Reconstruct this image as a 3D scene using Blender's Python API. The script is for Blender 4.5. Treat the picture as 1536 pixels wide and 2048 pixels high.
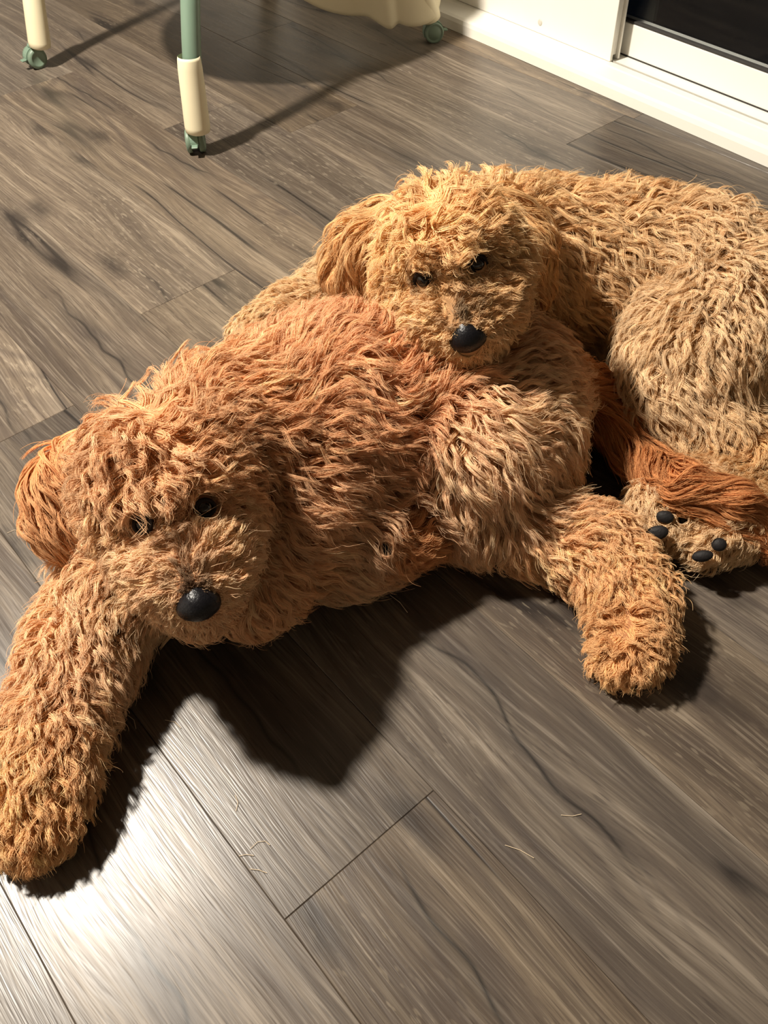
import bpy, bmesh, math, random
import numpy as np
from mathutils import Vector, Matrix

for o in list(bpy.data.objects):
    bpy.data.objects.remove(o)
S = bpy.context.scene
COL = S.collection
rng = np.random.default_rng(7)
random.seed(7)

# ------------------------------------------------------------------ camera
# x runs across the floor planks, y along them, z up; the lens hangs 0.90 m over the floor
F_PX, CX, CY, CAM_H = 1716.0, 768.0, 1024.0, 0.90
def _n(v):
    v = np.asarray(v, float)
    return v / np.linalg.norm(v)
_d1, _d2 = _n([-2168, -1874, 1716]), _n([3210, -2142, 1716])
_z = _n(np.cross(_d2, _d1)); _y = _d1; _x = _n(np.cross(_y, _z))
RW = np.stack([_x, _y, _z])                  # world from (right, down, forward)
CAM = np.array([0, 0, CAM_H])
def ray(px, py):
    return RW @ np.array([px - CX, py - CY, F_PX])
def Q(px, py, z=0.0):
    r = ray(px, py)
    return CAM + r * ((z - CAM_H) / r[2])
def depth(p):
    return float(RW[:, 2] @ (np.asarray(p) - CAM))
cd = bpy.data.cameras.new('camera'); cam = bpy.data.objects.new('camera', cd); COL.objects.link(cam)
cd.sensor_fit = 'VERTICAL'; cd.sensor_height = 36.0; cd.lens = 36.0 * F_PX / 2048.0
cd.clip_start = 0.05
m = Matrix.Identity(4)
for i in range(3):
    m[i][0], m[i][1], m[i][2], m[i][3] = RW[i, 0], -RW[i, 1], -RW[i, 2], CAM[i]
cam.matrix_world = m
S.camera = cam

# ------------------------------------------------------------------ light
w = bpy.data.worlds.new('night'); S.world = w; w.use_nodes = True
w.node_tree.nodes['Background'].inputs[0].default_value = (0.35, 0.45, 0.7, 1)
w.node_tree.nodes['Background'].inputs[1].default_value = 0.001
ld = bpy.data.lights.new('ceiling_lamp', 'SPOT'); lamp = bpy.data.objects.new('ceiling_lamp', ld); COL.objects.link(lamp)
ld.energy = 170; ld.spot_size = math.radians(128); ld.spot_blend = 0.30; ld.shadow_soft_size = 0.085; ld.color = (1.0, 0.92, 0.80)
lamp.location = (-0.20, 1.70, 2.33)
S.view_settings.view_transform = 'Standard'; S.view_settings.look = 'None'
S.view_settings.gamma = 1.0; S.view_settings.use_curve_mapping = False
S.view_settings.exposure = 1.80
S.cycles.diffuse_bounces = 3; S.cycles.max_bounces = 8

# ------------------------------------------------------------------ helpers
def link(o, parent=None):
    COL.objects.link(o)
    if parent is not None:
        o.parent = parent
    return o
def tag(o, label=None, cat=None, group=None, kind=None):
    if label: o['label'] = label
    if cat: o['category'] = cat
    if group: o['group'] = group
    if kind: o['kind'] = kind
    return o
def empty(name, loc=(0, 0, 0), parent=None):
    o = bpy.data.objects.new(name, None); o.location = loc; o.empty_display_size = 0.05
    return link(o, parent)
def mesh_obj(name, verts, faces, mat=None, parent=None, smooth=False):
    me = bpy.data.meshes.new(name)
    me.from_pydata([tuple(map(float, v)) for v in verts], [], [tuple(map(int, f)) for f in faces])
    me.update()
    if mat: me.materials.append(mat)
    if smooth: me.shade_smooth()
    return link(bpy.data.objects.new(name, me), parent)
def bm_obj(name, bm, mat=None, parent=None, smooth=False):
    me = bpy.data.meshes.new(name); bm.to_mesh(me); bm.free()
    if mat: me.materials.append(mat)
    if smooth: me.shade_smooth()
    return link(bpy.data.objects.new(name, me), parent)
def box_bm(x0, x1, y0, y1, z0, z1, bev=0.0, seg=1):
    bm = bmesh.new()
    bmesh.ops.create_cube(bm, size=1)
    for v in bm.verts:
        v.co = Vector((x0 + (v.co.x + .5) * (x1 - x0), y0 + (v.co.y + .5) * (y1 - y0), z0 + (v.co.z + .5) * (z1 - z0)))
    if bev:
        bmesh.ops.bevel(bm, geom=list(bm.edges), offset=bev, segments=seg, affect='EDGES', profile=0.5)
    return bm
def tube(name, pts, radii, mat, parent, n=20, cap=True, smooth=True):
    """a tube through points with a radius at each"""
    pts = [np.asarray(p, float) for p in pts]
    V, Fc = [], []
    up = np.array([0.31, 0.17, 0.05])
    for i, p in enumerate(pts):
        t = _n(pts[min(i + 1, len(pts) - 1)] - pts[max(i - 1, 0)])
        a = _n(np.cross(t, up)); b = np.cross(t, a)
        for k in range(n):
            q = 2 * math.pi * k / n
            V.append(p + radii[i] * (math.cos(q) * a + math.sin(q) * b))
    for i in range(len(pts) - 1):
        for k in range(n):
            Fc.append((i * n + k, i * n + (k + 1) % n, (i + 1) * n + (k + 1) % n, (i + 1) * n + k))
    if cap:
        Fc.append(tuple(range(n))[::-1]); Fc.append(tuple((len(pts) - 1) * n + k for k in range(n)))
    o = mesh_obj(name, V, Fc, mat, parent, smooth)
    bm = bmesh.new(); bm.from_mesh(o.data); bmesh.ops.recalc_face_normals(bm, faces=bm.faces); bm.to_mesh(o.data); bm.free()
    return o

# ------------------------------------------------------------------ materials
def new_mat(name):
    mt = bpy.data.materials.new(name); mt.use_nodes = True
    return mt, mt.node_tree, mt.node_tree.nodes['Principled BSDF']
def plain(name, col, rough=0.5, var=0.0, scale=30.0, bump=0.0, spec=0.5):
    mt, nt, b = new_mat(name)
    b.inputs['Roughness'].default_value = rough
    b.inputs['Specular IOR Level'].default_value = spec
    tc = nt.nodes.new('ShaderNodeTexCoord')
    nz = nt.nodes.new('ShaderNodeTexNoise'); nz.inputs['Scale'].default_value = scale; nz.inputs['Detail'].default_value = 4
    nt.links.new(tc.outputs['Object'], nz.inputs['Vector'])
    mx = nt.nodes.new('ShaderNodeMix'); mx.data_type = 'RGBA'
    mx.inputs[6].default_value = (*[c * (1 - var) for c in col], 1); mx.inputs[7].default_value = (*[min(1, c * (1 + var)) for c in col], 1)
    nt.links.new(nz.outputs['Fac'], mx.inputs[0]); nt.links.new(mx.outputs[2], b.inputs['Base Color'])
    if bump:
        bp = nt.nodes.new('ShaderNodeBump'); bp.inputs['Strength'].default_value = bump; bp.inputs['Distance'].default_value = 0.001
        nt.links.new(nz.outputs['Fac'], bp.inputs['Height']); nt.links.new(bp.outputs['Normal'], b.inputs['Normal'])
    return mt

def wood_mat():
    mt, nt, b = new_mat('grey_oak_laminate')
    N, L = nt.nodes, nt.links
    tc = N.new('ShaderNodeTexCoord'); oi = N.new('ShaderNodeObjectInfo')
    def math_(op, a, b_=None, c=None, clamp=False):
        n = N.new('ShaderNodeMath'); n.operation = op; n.use_clamp = clamp
        for i, v in enumerate((a, b_, c)):
            if v is None: continue
            if isinstance(v, (int, float)): n.inputs[i].default_value = v
            else: L.new(v, n.inputs[i])
        return n.outputs[0]
    rnd = oi.outputs['Random']
    off = N.new('ShaderNodeCombineXYZ')
    L.new(math_('MULTIPLY', rnd, 37.3), off.inputs[0]); L.new(math_('MULTIPLY', rnd, 91.7), off.inputs[1]); L.new(math_('MULTIPLY', rnd, 53.1), off.inputs[2])
    add = N.new('ShaderNodeVectorMath'); add.operation = 'ADD'
    L.new(tc.outputs['Object'], add.inputs[0]); L.new(off.outputs[0], add.inputs[1])
    P = add.outputs[0]
    def noise(scale_xyz, detail=3, rough=0.55, dist=0.0, src=None, col=False):
        mp = N.new('ShaderNodeMapping'); mp.inputs['Scale'].default_value = scale_xyz
        L.new(src or P, mp.inputs['Vector'])
        n = N.new('ShaderNodeTexNoise'); n.inputs['Scale'].default_value = 1.0; n.inputs['Detail'].default_value = detail
        n.inputs['Roughness'].default_value = rough; n.inputs['Distortion'].default_value = dist
        L.new(mp.outputs[0], n.inputs['Vector'])
        return n.outputs['Color' if col else 'Fac']
    def ramp(f, stops):
        r = N.new('ShaderNodeValToRGB'); e = r.color_ramp.elements
        e[0].position, e[0].color = stops[0][0], (*[stops[0][1]] * 3, 1)
        e[1].position, e[1].color = stops[-1][0], (*[stops[-1][1]] * 3, 1)
        for p, v in stops[1:-1]:
            q = e.new(p); q.color = (*[v] * 3, 1)
        L.new(f, r.inputs[0])
        return r.outputs[0]
    def mix(f, a, b_, mode='MIX'):
        mx = N.new('ShaderNodeMix'); mx.data_type = 'RGBA'; mx.blend_type = mode
        for s, v in ((0, f), (6, a), (7, b_)):
            if isinstance(v, (int, float)): mx.inputs[s].default_value = v
            elif isinstance(v, tuple): mx.inputs[s].default_value = (*v, 1)
            else: L.new(v, mx.inputs[s])
        return mx.outputs[2]
    # slow sideways wander so the grain sweeps like sawn oak
    wob = noise((4.5, 1.1, 1), 2, 0.5)
    wob2 = noise((11.0, 2.6, 1), 2, 0.5)
    sep = N.new('ShaderNodeSeparateXYZ'); L.new(P, sep.inputs[0])
    xx = math_('ADD', sep.outputs[0], math_('MULTIPLY', math_('SUBTRACT', wob, 0.5), 0.11))
    xx = math_('ADD', xx, math_('MULTIPLY', math_('SUBTRACT', wob2, 0.5), 0.012))
    cmb = N.new('ShaderNodeCombineXYZ'); L.new(xx, cmb.inputs[0]); L.new(sep.outputs[1], cmb.inputs[1]); L.new(sep.outputs[2], cmb.inputs[2])
    W = cmb.outputs[0]
    broad = noise((16, 0.9, 1), 3, 0.55, src=W)
    streak = noise((70, 1.6, 1), 3, 0.6, src=W)
    fine = noise((330, 9.0, 1), 2, 0.6, src=W)
    pores = noise((520, 26.0, 1), 1, 0.5, src=W)
    c = mix(ramp(broad, [(0.3, 0.0), (0.7, 1.0)]), (0.064, 0.049, 0.037), (0.212, 0.168, 0.123))
    c = mix(math_('MULTIPLY', ramp(streak, [(0.35, 1.0), (0.62, 0.0)]), 0.55), c, (0.072, 0.055, 0.045))
    c = mix(math_('MULTIPLY', ramp(streak, [(0.55, 0.0), (0.75, 1.0)]), 0.42), c, (0.315, 0.262, 0.205))
    # cathedral rings where the wander is strong
    ring = N.new('ShaderNodeMath'); ring.operation = 'SINE'
    rr = math_('ADD', math_('MULTIPLY', wob, 95.0), math_('MULTIPLY', sep.outputs[0], 55.0))
    L.new(rr, ring.inputs[0])
    rmask = ramp(noise((4.2, 1.25, 1), 2, 0.5), [(0.52, 0.0), (0.66, 1.0)])
    rf = math_('MULTIPLY', math_('MULTIPLY', ramp(ring.outputs[0], [(0.1, 0.0), (0.95, 1.0)]), rmask), 0.62)
    c = mix(rf, c, (0.070, 0.055, 0.047))
    c = mix(math_('MULTIPLY', ramp(fine, [(0.36, 1.0), (0.56, 0.0)]), 0.42), c, (0.055, 0.042, 0.035))
    c = mix(math_('MULTIPLY', ramp(fine, [(0.56, 0.0), (0.74, 1.0)]), 0.26), c, (0.36, 0.30, 0.235))
    c = mix(math_('MULTIPLY', ramp(pores, [(0.30, 1.0), (0.40, 0.0)]), 0.5), c, (0.045, 0.034, 0.028))
    # cracks: thin dark lines along the board
    ck = math_('ABSOLUTE', math_('SUBTRACT', noise((8.5, 0.55, 1), 2, 0.45, src=W), 0.5))
    ckm = ramp(noise((6, 1.7, 1), 1, 0.5), [(0.54, 0.0), (0.60, 1.0)])
    crack = math_('MULTIPLY', ramp(ck, [(0.004, 1.0), (0.014, 0.0)]), ckm)
    halo = math_('MULTIPLY', ramp(ck, [(0.0, 1.0), (0.07, 0.0)]), ckm)
    c = mix(math_('MULTIPLY', halo, 0.50), c, (0.05, 0.042, 0.038))
    c = mix(math_('MULTIPLY', crack, 0.85), c, (0.016, 0.013, 0.012))
    # one long wandering split per board, smoky along its sides
    wy = noise((0.01, 2.3, 1), 3, 0.6)
    line = math_('ADD', math_('MULTIPLY', math_('SUBTRACT', wy, 0.5), 0.16), math_('MULTIPLY', math_('SUBTRACT', math_('FRACT', math_('MULTIPLY', rnd, 7.31)), 0.5), 0.11))
    so_ = N.new('ShaderNodeSeparateXYZ'); L.new(tc.outputs['Object'], so_.inputs[0])
    dl = math_('ABSOLUTE', math_('SUBTRACT', so_.outputs[0], line))
    lm = ramp(noise((0.01, 3.1, 1), 1, 0.5), [(0.46, 0.0), (0.58, 1.0)])
    smoke = math_('MULTIPLY', math_('MULTIPLY', ramp(dl, [(0.0, 1.0), (0.032, 0.0)]), lm), ramp(noise((40, 5, 1), 3, 0.6), [(0.3, 0.3), (0.7, 1.0)]))
    c = mix(math_('MULTIPLY', smoke, 0.62), c, (0.045, 0.039, 0.036))
    split = math_('MULTIPLY', ramp(dl, [(0.0006, 1.0), (0.0028, 0.0)]), lm)
    c = mix(math_('MULTIPLY', split, 0.8), c, (0.014, 0.012, 0.011))
    # pale ray flecks
    fk = noise((190, 40, 1), 2, 0.5)
    fkm = ramp(noise((5, 1.4, 1), 2, 0.5), [(0.48, 0.0), (0.62, 1.0)])
    c = mix(math_('MULTIPLY', math_('MULTIPLY', ramp(fk, [(0.60, 0.0), (0.68, 1.0)]), fkm), 0.26), c, (0.40, 0.335, 0.25))
    # knots
    vm = N.new('ShaderNodeMapping'); vm.inputs['Scale'].default_value = (6.0, 2.4, 1)
    wv = N.new('ShaderNodeVectorMath'); wv.operation = 'ADD'
    L.new(P, wv.inputs[0])
    sc = N.new('ShaderNodeVectorMath'); sc.operation = 'SCALE'; sc.inputs['Scale'].default_value = 0.03
    L.new(noise((30, 30, 1), 2, 0.6, col=True), sc.inputs[0]); L.new(sc.outputs[0], wv.inputs[1])
    L.new(wv.outputs[0], vm.inputs['Vector'])
    vo = N.new('ShaderNodeTexVoronoi'); vo.inputs['Scale'].default_value = 1.0; vo.voronoi_dimensions = '2D'
    L.new(vm.outputs[0], vo.inputs['Vector'])
    vs = N.new('ShaderNodeSeparateColor'); L.new(vo.outputs['Color'], vs.inputs[0])
    km = math_('GREATER_THAN', vs.outputs[0], 0.62)
    kn = math_('MULTIPLY', ramp(vo.outputs['Distance'], [(0.03, 1.0), (0.16, 0.0)]), km)
    c = mix(math_('MULTIPLY', kn, 0.75), c, (0.030, 0.024, 0.021))
    # each board a little lighter, darker or greyer
    hs = N.new('ShaderNodeHueSaturation')
    L.new(c, hs.inputs['Color'])
    L.new(math_('MULTIPLY_ADD', rnd, 0.42, 0.80), hs.inputs['Value'])
    L.new(math_('MULTIPLY_ADD', math_('FRACT', math_('MULTIPLY', rnd, 17.0)), 0.35, 0.85), hs.inputs['Saturation'])
    L.new(hs.outputs[0], b.inputs['Base Color'])
    L.new(math_('MULTIPLY_ADD', fine, 0.34, 0.155), b.inputs['Roughness'])
    b.inputs['Specular IOR Level'].default_value = 0.42
    hgt = math_('ADD', math_('MULTIPLY', fine, 0.5), math_('MULTIPLY', pores, 0.5))
    hgt = math_('SUBTRACT', hgt, math_('MULTIPLY', crack, 0.8))
    bp = N.new('ShaderNodeBump'); bp.inputs['Strength'].default_value = 0.5; bp.inputs['Distance'].default_value = 0.0007
    L.new(hgt, bp.inputs['Height']); L.new(bp.outputs['Normal'], b.inputs['Normal'])
    return mt

def fur_mat(name):
    mt = bpy.data.materials.new(name); mt.use_nodes = True
    nt = mt.node_tree; nt.nodes.clear()
    out = nt.nodes.new('ShaderNodeOutputMaterial')
    at = nt.nodes.new('ShaderNodeAttribute'); at.attribute_name = 'fur_color'
    df = nt.nodes.new('ShaderNodeBsdfDiffuse'); tr = nt.nodes.new('ShaderNodeBsdfTranslucent')
    gl = nt.nodes.new('ShaderNodeBsdfHair'); gl.component = 'Reflection'
    gl.inputs['RoughnessU'].default_value = 0.28; gl.inputs['RoughnessV'].default_value = 0.9
    gl.inputs['Color'].default_value = (0.9, 0.62, 0.36, 1)
    m1 = nt.nodes.new('ShaderNodeMixShader'); m1.inputs[0].default_value = 0.22
    m2 = nt.nodes.new('ShaderNodeMixShader'); m2.inputs[0].default_value = 0.07
    nt.links.new(at.outputs['Color'], df.inputs['Color']); nt.links.new(at.outputs['Color'], tr.inputs['Color'])
    nt.links.new(df.outputs[0], m1.inputs[1]); nt.links.new(tr.outputs[0], m1.inputs[2])
    nt.links.new(m1.outputs[0], m2.inputs[1]); nt.links.new(gl.outputs[0], m2.inputs[2])
    nt.links.new(m2.outputs[0], out.inputs[0])
    return mt

M = dict(
    wood=wood_mat(),
    core=plain('underlay', (0.05, 0.042, 0.036), 0.9, 0.2),
    wall=plain('wall_paint', (0.52, 0.49, 0.44), 0.8, 0.03, 60, 0.2),
    white=plain('white_vinyl', (0.84, 0.81, 0.73), 0.42, 0.03, 12),
    groove=plain('dark_weatherstrip', (0.03, 0.027, 0.024), 0.8, 0.4, 90, 0.4),
    cream=plain('cream_plastic', (0.80, 0.72, 0.50), 0.45, 0.04, 20),
    green=plain('sage_green_metal', (0.17, 0.25, 0.185), 0.38, 0.06, 40),
    greend=plain('sage_green_plastic', (0.155, 0.215, 0.155), 0.45, 0.08, 60),
    tyre=plain('black_rubber', (0.015, 0.015, 0.015), 0.6, 0.2),
    screw=plain('screw_cap', (0.55, 0.53, 0.47), 0.4, 0.05),
    nose=plain('wet_black_nose', (0.007, 0.0065, 0.008), 0.30, 0.35, 420, 0.6, 0.28),
    eye=plain('dark_eye', (0.010, 0.006, 0.004), 0.05, 0.1),
    lid=plain('dark_eyelid', (0.014, 0.009, 0.007), 0.7, 0.2, 200, 0, 0.2),
    pad=plain('black_paw_pad', (0.014, 0.012, 0.012), 0.6, 0.3, 300, 0.6, 0.2),
    skin_a=plain('apricot_undercoat', (0.36, 0.155, 0.062), 0.85, 0.2, 60),
    skin_b=plain('golden_undercoat', (0.44, 0.235, 0.10), 0.85, 0.2, 60),
    fur=fur_mat('dog_fur'),
    hair=plain('shed_hair', (0.75, 0.6, 0.42), 0.5, 0.05),
)
def glass_mat():
    mt, nt, b = new_mat('window_glass')
    b.inputs['Base Color'].default_value = (0.9, 0.93, 0.95, 1); b.inputs['Roughness'].default_value = 0.02
    b.inputs['Transmission Weight'].default_value = 1.0; b.inputs['IOR'].default_value = 1.38
    return mt
M['glass'] = glass_mat()

# ------------------------------------------------------------------ room
X_LEFT, Y_FRONT, Y_BACK, CEIL = -1.75, -1.5, 4.2, 2.45
floor = bm_obj('floor', box_bm(X_LEFT, 1.76, Y_FRONT, Y_BACK, -0.05, -0.0125), M['core'])
tag(floor, 'grey brown oak laminate plank floor', kind='structure')
PW, X_EDGE = 0.2, 0.0655
ENDS = {-1: [-0.62, 1.78], 0: [0.273, 1.112], 1: [-0.40, 0.93], 2: [1.25], 3: [2.286], 4: [0.55], 5: [1.62], 6: [0.75, 2.15], 7: [1.15]}
plank_meshes = {}
def plank(x0, y0, y1, wd):
    ln = round(y1 - y0, 4)
    key = (ln, wd)
    if key not in plank_meshes:
        g = 0.00012
        bm = bmesh.new()
        a, b_ = wd / 2 - g, ln / 2 - g
        c = 0.0008
        bot = [bm.verts.new((sx * a, sy * b_, -0.012)) for sx, sy in ((-1, -1), (1, -1), (1, 1), (-1, 1))]
        mid = [bm.verts.new((sx * a, sy * b_, -c)) for sx, sy in ((-1, -1), (1, -1), (1, 1), (-1, 1))]
        top = [bm.verts.new((sx * (a - c), sy * (b_ - c), 0)) for sx, sy in ((-1, -1), (1, -1), (1, 1), (-1, 1))]
        bm.faces.new(top); bm.faces.new(bot[::-1])
        for lo, hi in ((bot, mid), (mid, top)):
            for k in range(4):
                bm.faces.new((lo[k], lo[(k + 1) % 4], hi[(k + 1) % 4], hi[k]))
        me = bpy.data.meshes.new('plank'); bm.to_mesh(me); bm.free(); me.materials.append(M['wood'])
        plank_meshes[key] = me
    o = bpy.data.objects.new('plank', plank_meshes[key])
    o.location = (x0 + wd / 2, (y0 + y1) / 2, 0)
    link(o, floor)
for k in range(-9, 9):
    x0 = X_EDGE + PW * k
    x1 = min(x0 + PW, 1.755)
    if x1 - x0 < 0.02: continue
    e = list(ENDS.get(k, [random.uniform(-0.2, 1.2)]))
    ys = sorted(e)
    while ys[0] > Y_FRONT: ys.insert(0, ys[0] - 1.29)
    while ys[-1] < Y_BACK: ys.append(ys[-1] + 1.29)
    for a, b_ in zip(ys[:-1], ys[1:]):
        a2, b2 = max(a, Y_FRONT), min(b_, Y_BACK)
        if b2 - a2 > 0.03:
            plank(x0, a2, b2, round(x1 - x0, 4))

def struct(name, bm, mat, label=None):
    o = bm_obj(name, bm, mat); tag(o, label, kind='structure'); return o
struct('ceiling', box_bm(X_LEFT, 2.1, Y_FRONT, Y_BACK, CEIL, CEIL + 0.05), M['wall'])
struct('wall_left', box_bm(X_LEFT - 0.06, X_LEFT, Y_FRONT, Y_BACK, -0.05, CEIL), M['wall'])
struct('wall_front', box_bm(X_LEFT, 2.1, Y_FRONT - 0.06, Y_FRONT, -0.05, CEIL), M['wall'])
struct('wall_back', box_bm(X_LEFT, 2.1, Y_BACK, Y_BACK + 0.06, -0.05, CEIL), M['wall'])

# sliding door: local x = out through the wall (t), local y = along it (s)
ang = math.atan(0.047)
def in_wall(o):
    o.location = (1.684, 0.80, 0); o.rotation_euler = (0, 0, -ang); return o
door = in_wall(empty('door_1')); tag(door, 'white sliding patio door with dark night glass', kind='structure')
S0, S1, SA, SB = 0.505, 1.62, -1.2, 1.62
def sill_profile(name, prof, y0, y1, mat, parent):
    V = [(t, y, z) for y in (y0, y1) for t, z in prof]; n = len(prof)
    Fc = [(k, (k + 1) % n, n + (k + 1) % n, n + k) for k in range(n)] + [tuple(range(n))[::-1], tuple(range(n, 2 * n))]
    o = mesh_obj(name, V, Fc, mat, parent)
    bm = bmesh.new(); bm.from_mesh(o.data); bmesh.ops.recalc_face_normals(bm, faces=bm.faces); bm.to_mesh(o.data); bm.free()
    return o
sill_profile('sill', [(0, 0.0005), (0.001, 0.022), (0.004, 0.031), (0.012, 0.0345), (0.055, 0.0375), (0.060, 0.0395), (0.0775, 0.040), (0.079, 0.028), (0.088, 0.028),
                      (0.089, 0.038), (0.127, 0.0395), (0.127, 0.0005)], -2.2, 3.3, M['white'], door)
bm_obj('track_groove', box_bm(0.0792, 0.0878, -2.2, S0 - 0.002, 0.0282, 0.0305), M['groove'], door)
bm_obj('track_rail', box_bm(0.0825, 0.0842, -2.2, S0 - 0.002, 0.030, 0.041), M['screw'], door)
# fixed white panel with a hollow edge
pm = box_bm(0.073, 0.082, S0, S1, 0.0405, 2.05, 0.0015, 2)
pn = bm_obj('fixed_panel', pm, M['white'], door)
bm_obj('panel_edge', box_bm(0.0822, 0.099, S0 + 0.006, S0 + 0.03, 0.05, 2.05, 0.001), M['white'], door)
bm_obj('panel_edge', box_bm(0.0992, 0.106, S0 - 0.001, S0 + 0.03, 0.0405, 2.05, 0.001), M['white'], door)
scb = bmesh.new(); bmesh.ops.create_uvsphere(scb, u_segments=20, v_segments=10, radius=0.0075)
for v in scb.verts: v.co = Vector((v.co.x * 0.35 + 0.0728, v.co.y + 0.742, v.co.z + 0.066))
bm_obj('screw_cap', scb, M['screw'], door, True)
# sliding sash
bm_obj('bottom_rail', box_bm(0.1285, 0.172, SA, S0 + 0.4, 0.040, 0.111, 0.002, 2), M['white'], door)
bm_obj('rail_gap', box_bm(0.1272, 0.1284, SA, S0 + 0.4, 0.0385, 0.0425), M['groove'], door)
gk = bm_obj('gasket', box_bm(0.129, 0.141, SA + 0.08, S0 + 0.39, 0.1112, 0.117, 0.001), M['groove'], door)
bm_obj('glass_pane', box_bm(0.142, 0.150, SA + 0.06, S0 + 0.39, 0.112, 1.98), M['glass'], door)
bm_obj('side_rail', box_bm(0.1285, 0.172, SA - 0.07, SA - 0.001, 0.040, 2.05, 0.002), M['white'], door)
bm_obj('top_rail', box_bm(0.1285, 0.172, SA, S0 + 0.4, 1.981, 2.05, 0.002), M['white'], door)
wr = in_wall(empty('wall_right')); tag(wr, 'plain wall around the patio door', kind='structure')
bm_obj('wall_panel', box_bm(0.055, 0.2, SB + 0.002, 3.6, 0.041, CEIL), M['wall'], wr)
bm_obj('wall_panel', box_bm(0.055, 0.2, -2.6, SA - 0.072, 0.041, CEIL), M['wall'], wr)
bm_obj('wall_panel', box_bm(0.055, 0.2, SA - 0.071, SB + 0.001, 2.051, CEIL), M['wall'], wr)

# ------------------------------------------------------------------ high chair
chair = empty('high_chair', (1.25, 2.08, 0))
tag(chair, 'cream and sage green high chair on casters beside the patio door', 'high chair')
CH = np.array([1.25, 2.08, 0.0])
def caster(name, contact, yaw, r=0.0245):
    """twin wheel caster: hood, two wheels, brake tab; contact = floor point under the wheels"""
    root = empty(name, Vector(np.array(contact) - CH), chair); root.rotation_euler = (0, 0, yaw)
    def wheel(x0, x1):
        bm = bmesh.new()
        n = 28
        prof = [(x0, 0.0), (x0, r * .62), (x0 + .0012, r * .66), (x0 + .0012, r * .8), (x0, r * .86), (x0 + (x1 - x0) * .15, r), (x1 - (x1 - x0) * .1, r), (x1, r * .95), (x1, 0.0)]
        rings = [[bm.verts.new((x, rr * math.cos(2 * math.pi * k / n), r + 0.0005 + rr * math.sin(2 * math.pi * k / n))) for k in range(n)] if rr > 0 else [bm.verts.new((x, 0, r + 0.0005))] for x, rr in prof]
        for A, B in zip(rings[:-1], rings[1:]):
            for k in range(n):
                if len(A) == 1: bm.faces.new((A[0], B[(k + 1) % n], B[k]))
                elif len(B) == 1: bm.faces.new((A[k], A[(k + 1) % n], B[0]))
                else: bm.faces.new((A[k], A[(k + 1) % n], B[(k + 1) % n], B[k]))
        bmesh.ops.recalc_face_normals(bm, faces=bm.faces)
        return bm
    for x0, x1 in ((-0.0195, -0.008), (0.0195, 0.008)):
        o = bm_obj('wheel', wheel(x0, x1), M['greend'], root, True)
    t = wheel(-0.0105, 0.0105); bmesh.ops.scale(t, vec=(1, 0.9, 0.9), space=Matrix.Translation((0, 0, -r - 0.0005)), verts=t.verts)
    bm_obj('tread', t, M['tyre'], root, True)
    # hood: half shell over the wheels
    bm = bmesh.new(); n = 16; R1, R0 = r * 1.10, r * 1.02
    for x in (-0.0085, 0.0085):
        pass
    rows = []
    for x, R in ((-0.0086, R0 * .9), (-0.0086, R1), (0.0086, R1), (0.0086, R0 * .9)):
        rows.append([bm.verts.new((x, R * math.cos(math.radians(-25 + 200 * k / n)), r + R * math.sin(math.radians(-25 + 200 * k / n)))) for k in range(n + 1)])
    for a in range(4):
        A, B = rows[a], rows[(a + 1) % 4]
        for k in range(n): bm.faces.new((A[k], A[k + 1], B[k + 1], B[k]))
    bm.faces.new([rw[0] for rw in rows]); bm.faces.new([rw[-1] for rw in rows][::-1])
    bmesh.ops.recalc_face_normals(bm, faces=bm.faces)
    bm_obj('hood', bm, M['green'], root)
    bt = box_bm(-0.007, 0.007, -r * 1.55, -r * 0.95, r * 0.95, r * 1.12, 0.0015)
    bm_obj('brake_tab', bt, M['green'], root)
    tube('stem', [(0, 0.004, r * 1.98), (0, 0.004, r * 2.3)], [0.013, 0.013], M['green'], root)
    return root
def rel(p): return np.asarray(p, float) - CH
c1, c2, c3, c4 = Q(395, 303), Q(76, 134), Q(866, 82), np.array([1.60, 2.46, 0])
caster('caster', c1, math.radians(-34)); caster('caster', c2, math.radians(-88)); caster('caster', c3, math.radians(60)); caster('caster', c4, math.radians(20))
def leg(low, mid, top, sleeve_to):
    """green tube leg with a cream sleeve round its foot"""
    low, mid, top = map(lambda p: np.asarray(p, float), (low, mid, top))
    pts, R = [], []
    for i in range(15):
        u = i / 14
        p = (1 - u) ** 2 * low + 2 * u * (1 - u) * mid + u * u * top
        pts.append(rel(p)); R.append(0.0195)
    lg = tube('leg', pts, R, M['green'], chair)
    d = mid - low; ln = np.linalg.norm(d); d = d / ln
    s = sleeve_to
    tube('leg_sleeve', [rel(low - d * .004), rel(low), rel(low + d * .012), rel(low + d * s * .85), rel(low + d * s * .96), rel(low + d * s), rel(low + d * s)],
         [0.019, 0.0262, 0.0275, 0.0255, 0.0240, 0.0225, 0.0190], M['cream'], lg, 28)
    return lg
l1 = Q(396, 262, 0.050); m1 = Q(363, 0, 0.30)
leg(l1, l1 + (m1 - l1) * 1.15, (1.12, 1.80, 0.74), 0.150)
l2 = Q(80, 93, 0.052); m2 = Q(67, 0, 0.155)
leg(l2, l2 + (m2 - l2) * 2.9, (1.12, 2.33, 0.74), 0.150)
l3 = c3 + np.array([0.0, 0.01, 0.052]); leg(l3, l3 + np.array([-.10, 0.01, .30]), (1.34, 1.82, 0.74), 0.150)
l4 = c4 + np.array([0.0, 0.0, 0.052]); leg(l4, l4 + np.array([-.10, -0.01, .30]), (1.34, 2.33, 0.74), 0.150)
for y in (1.80, 2.33):
    bm_obj('hub', box_bm(1.08 - CH[0], 1.38 - CH[0], y - .04 - CH[1], y + .04 - CH[1], 0.70, 0.80, 0.03, 4), M['cream'], chair, True)
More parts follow.
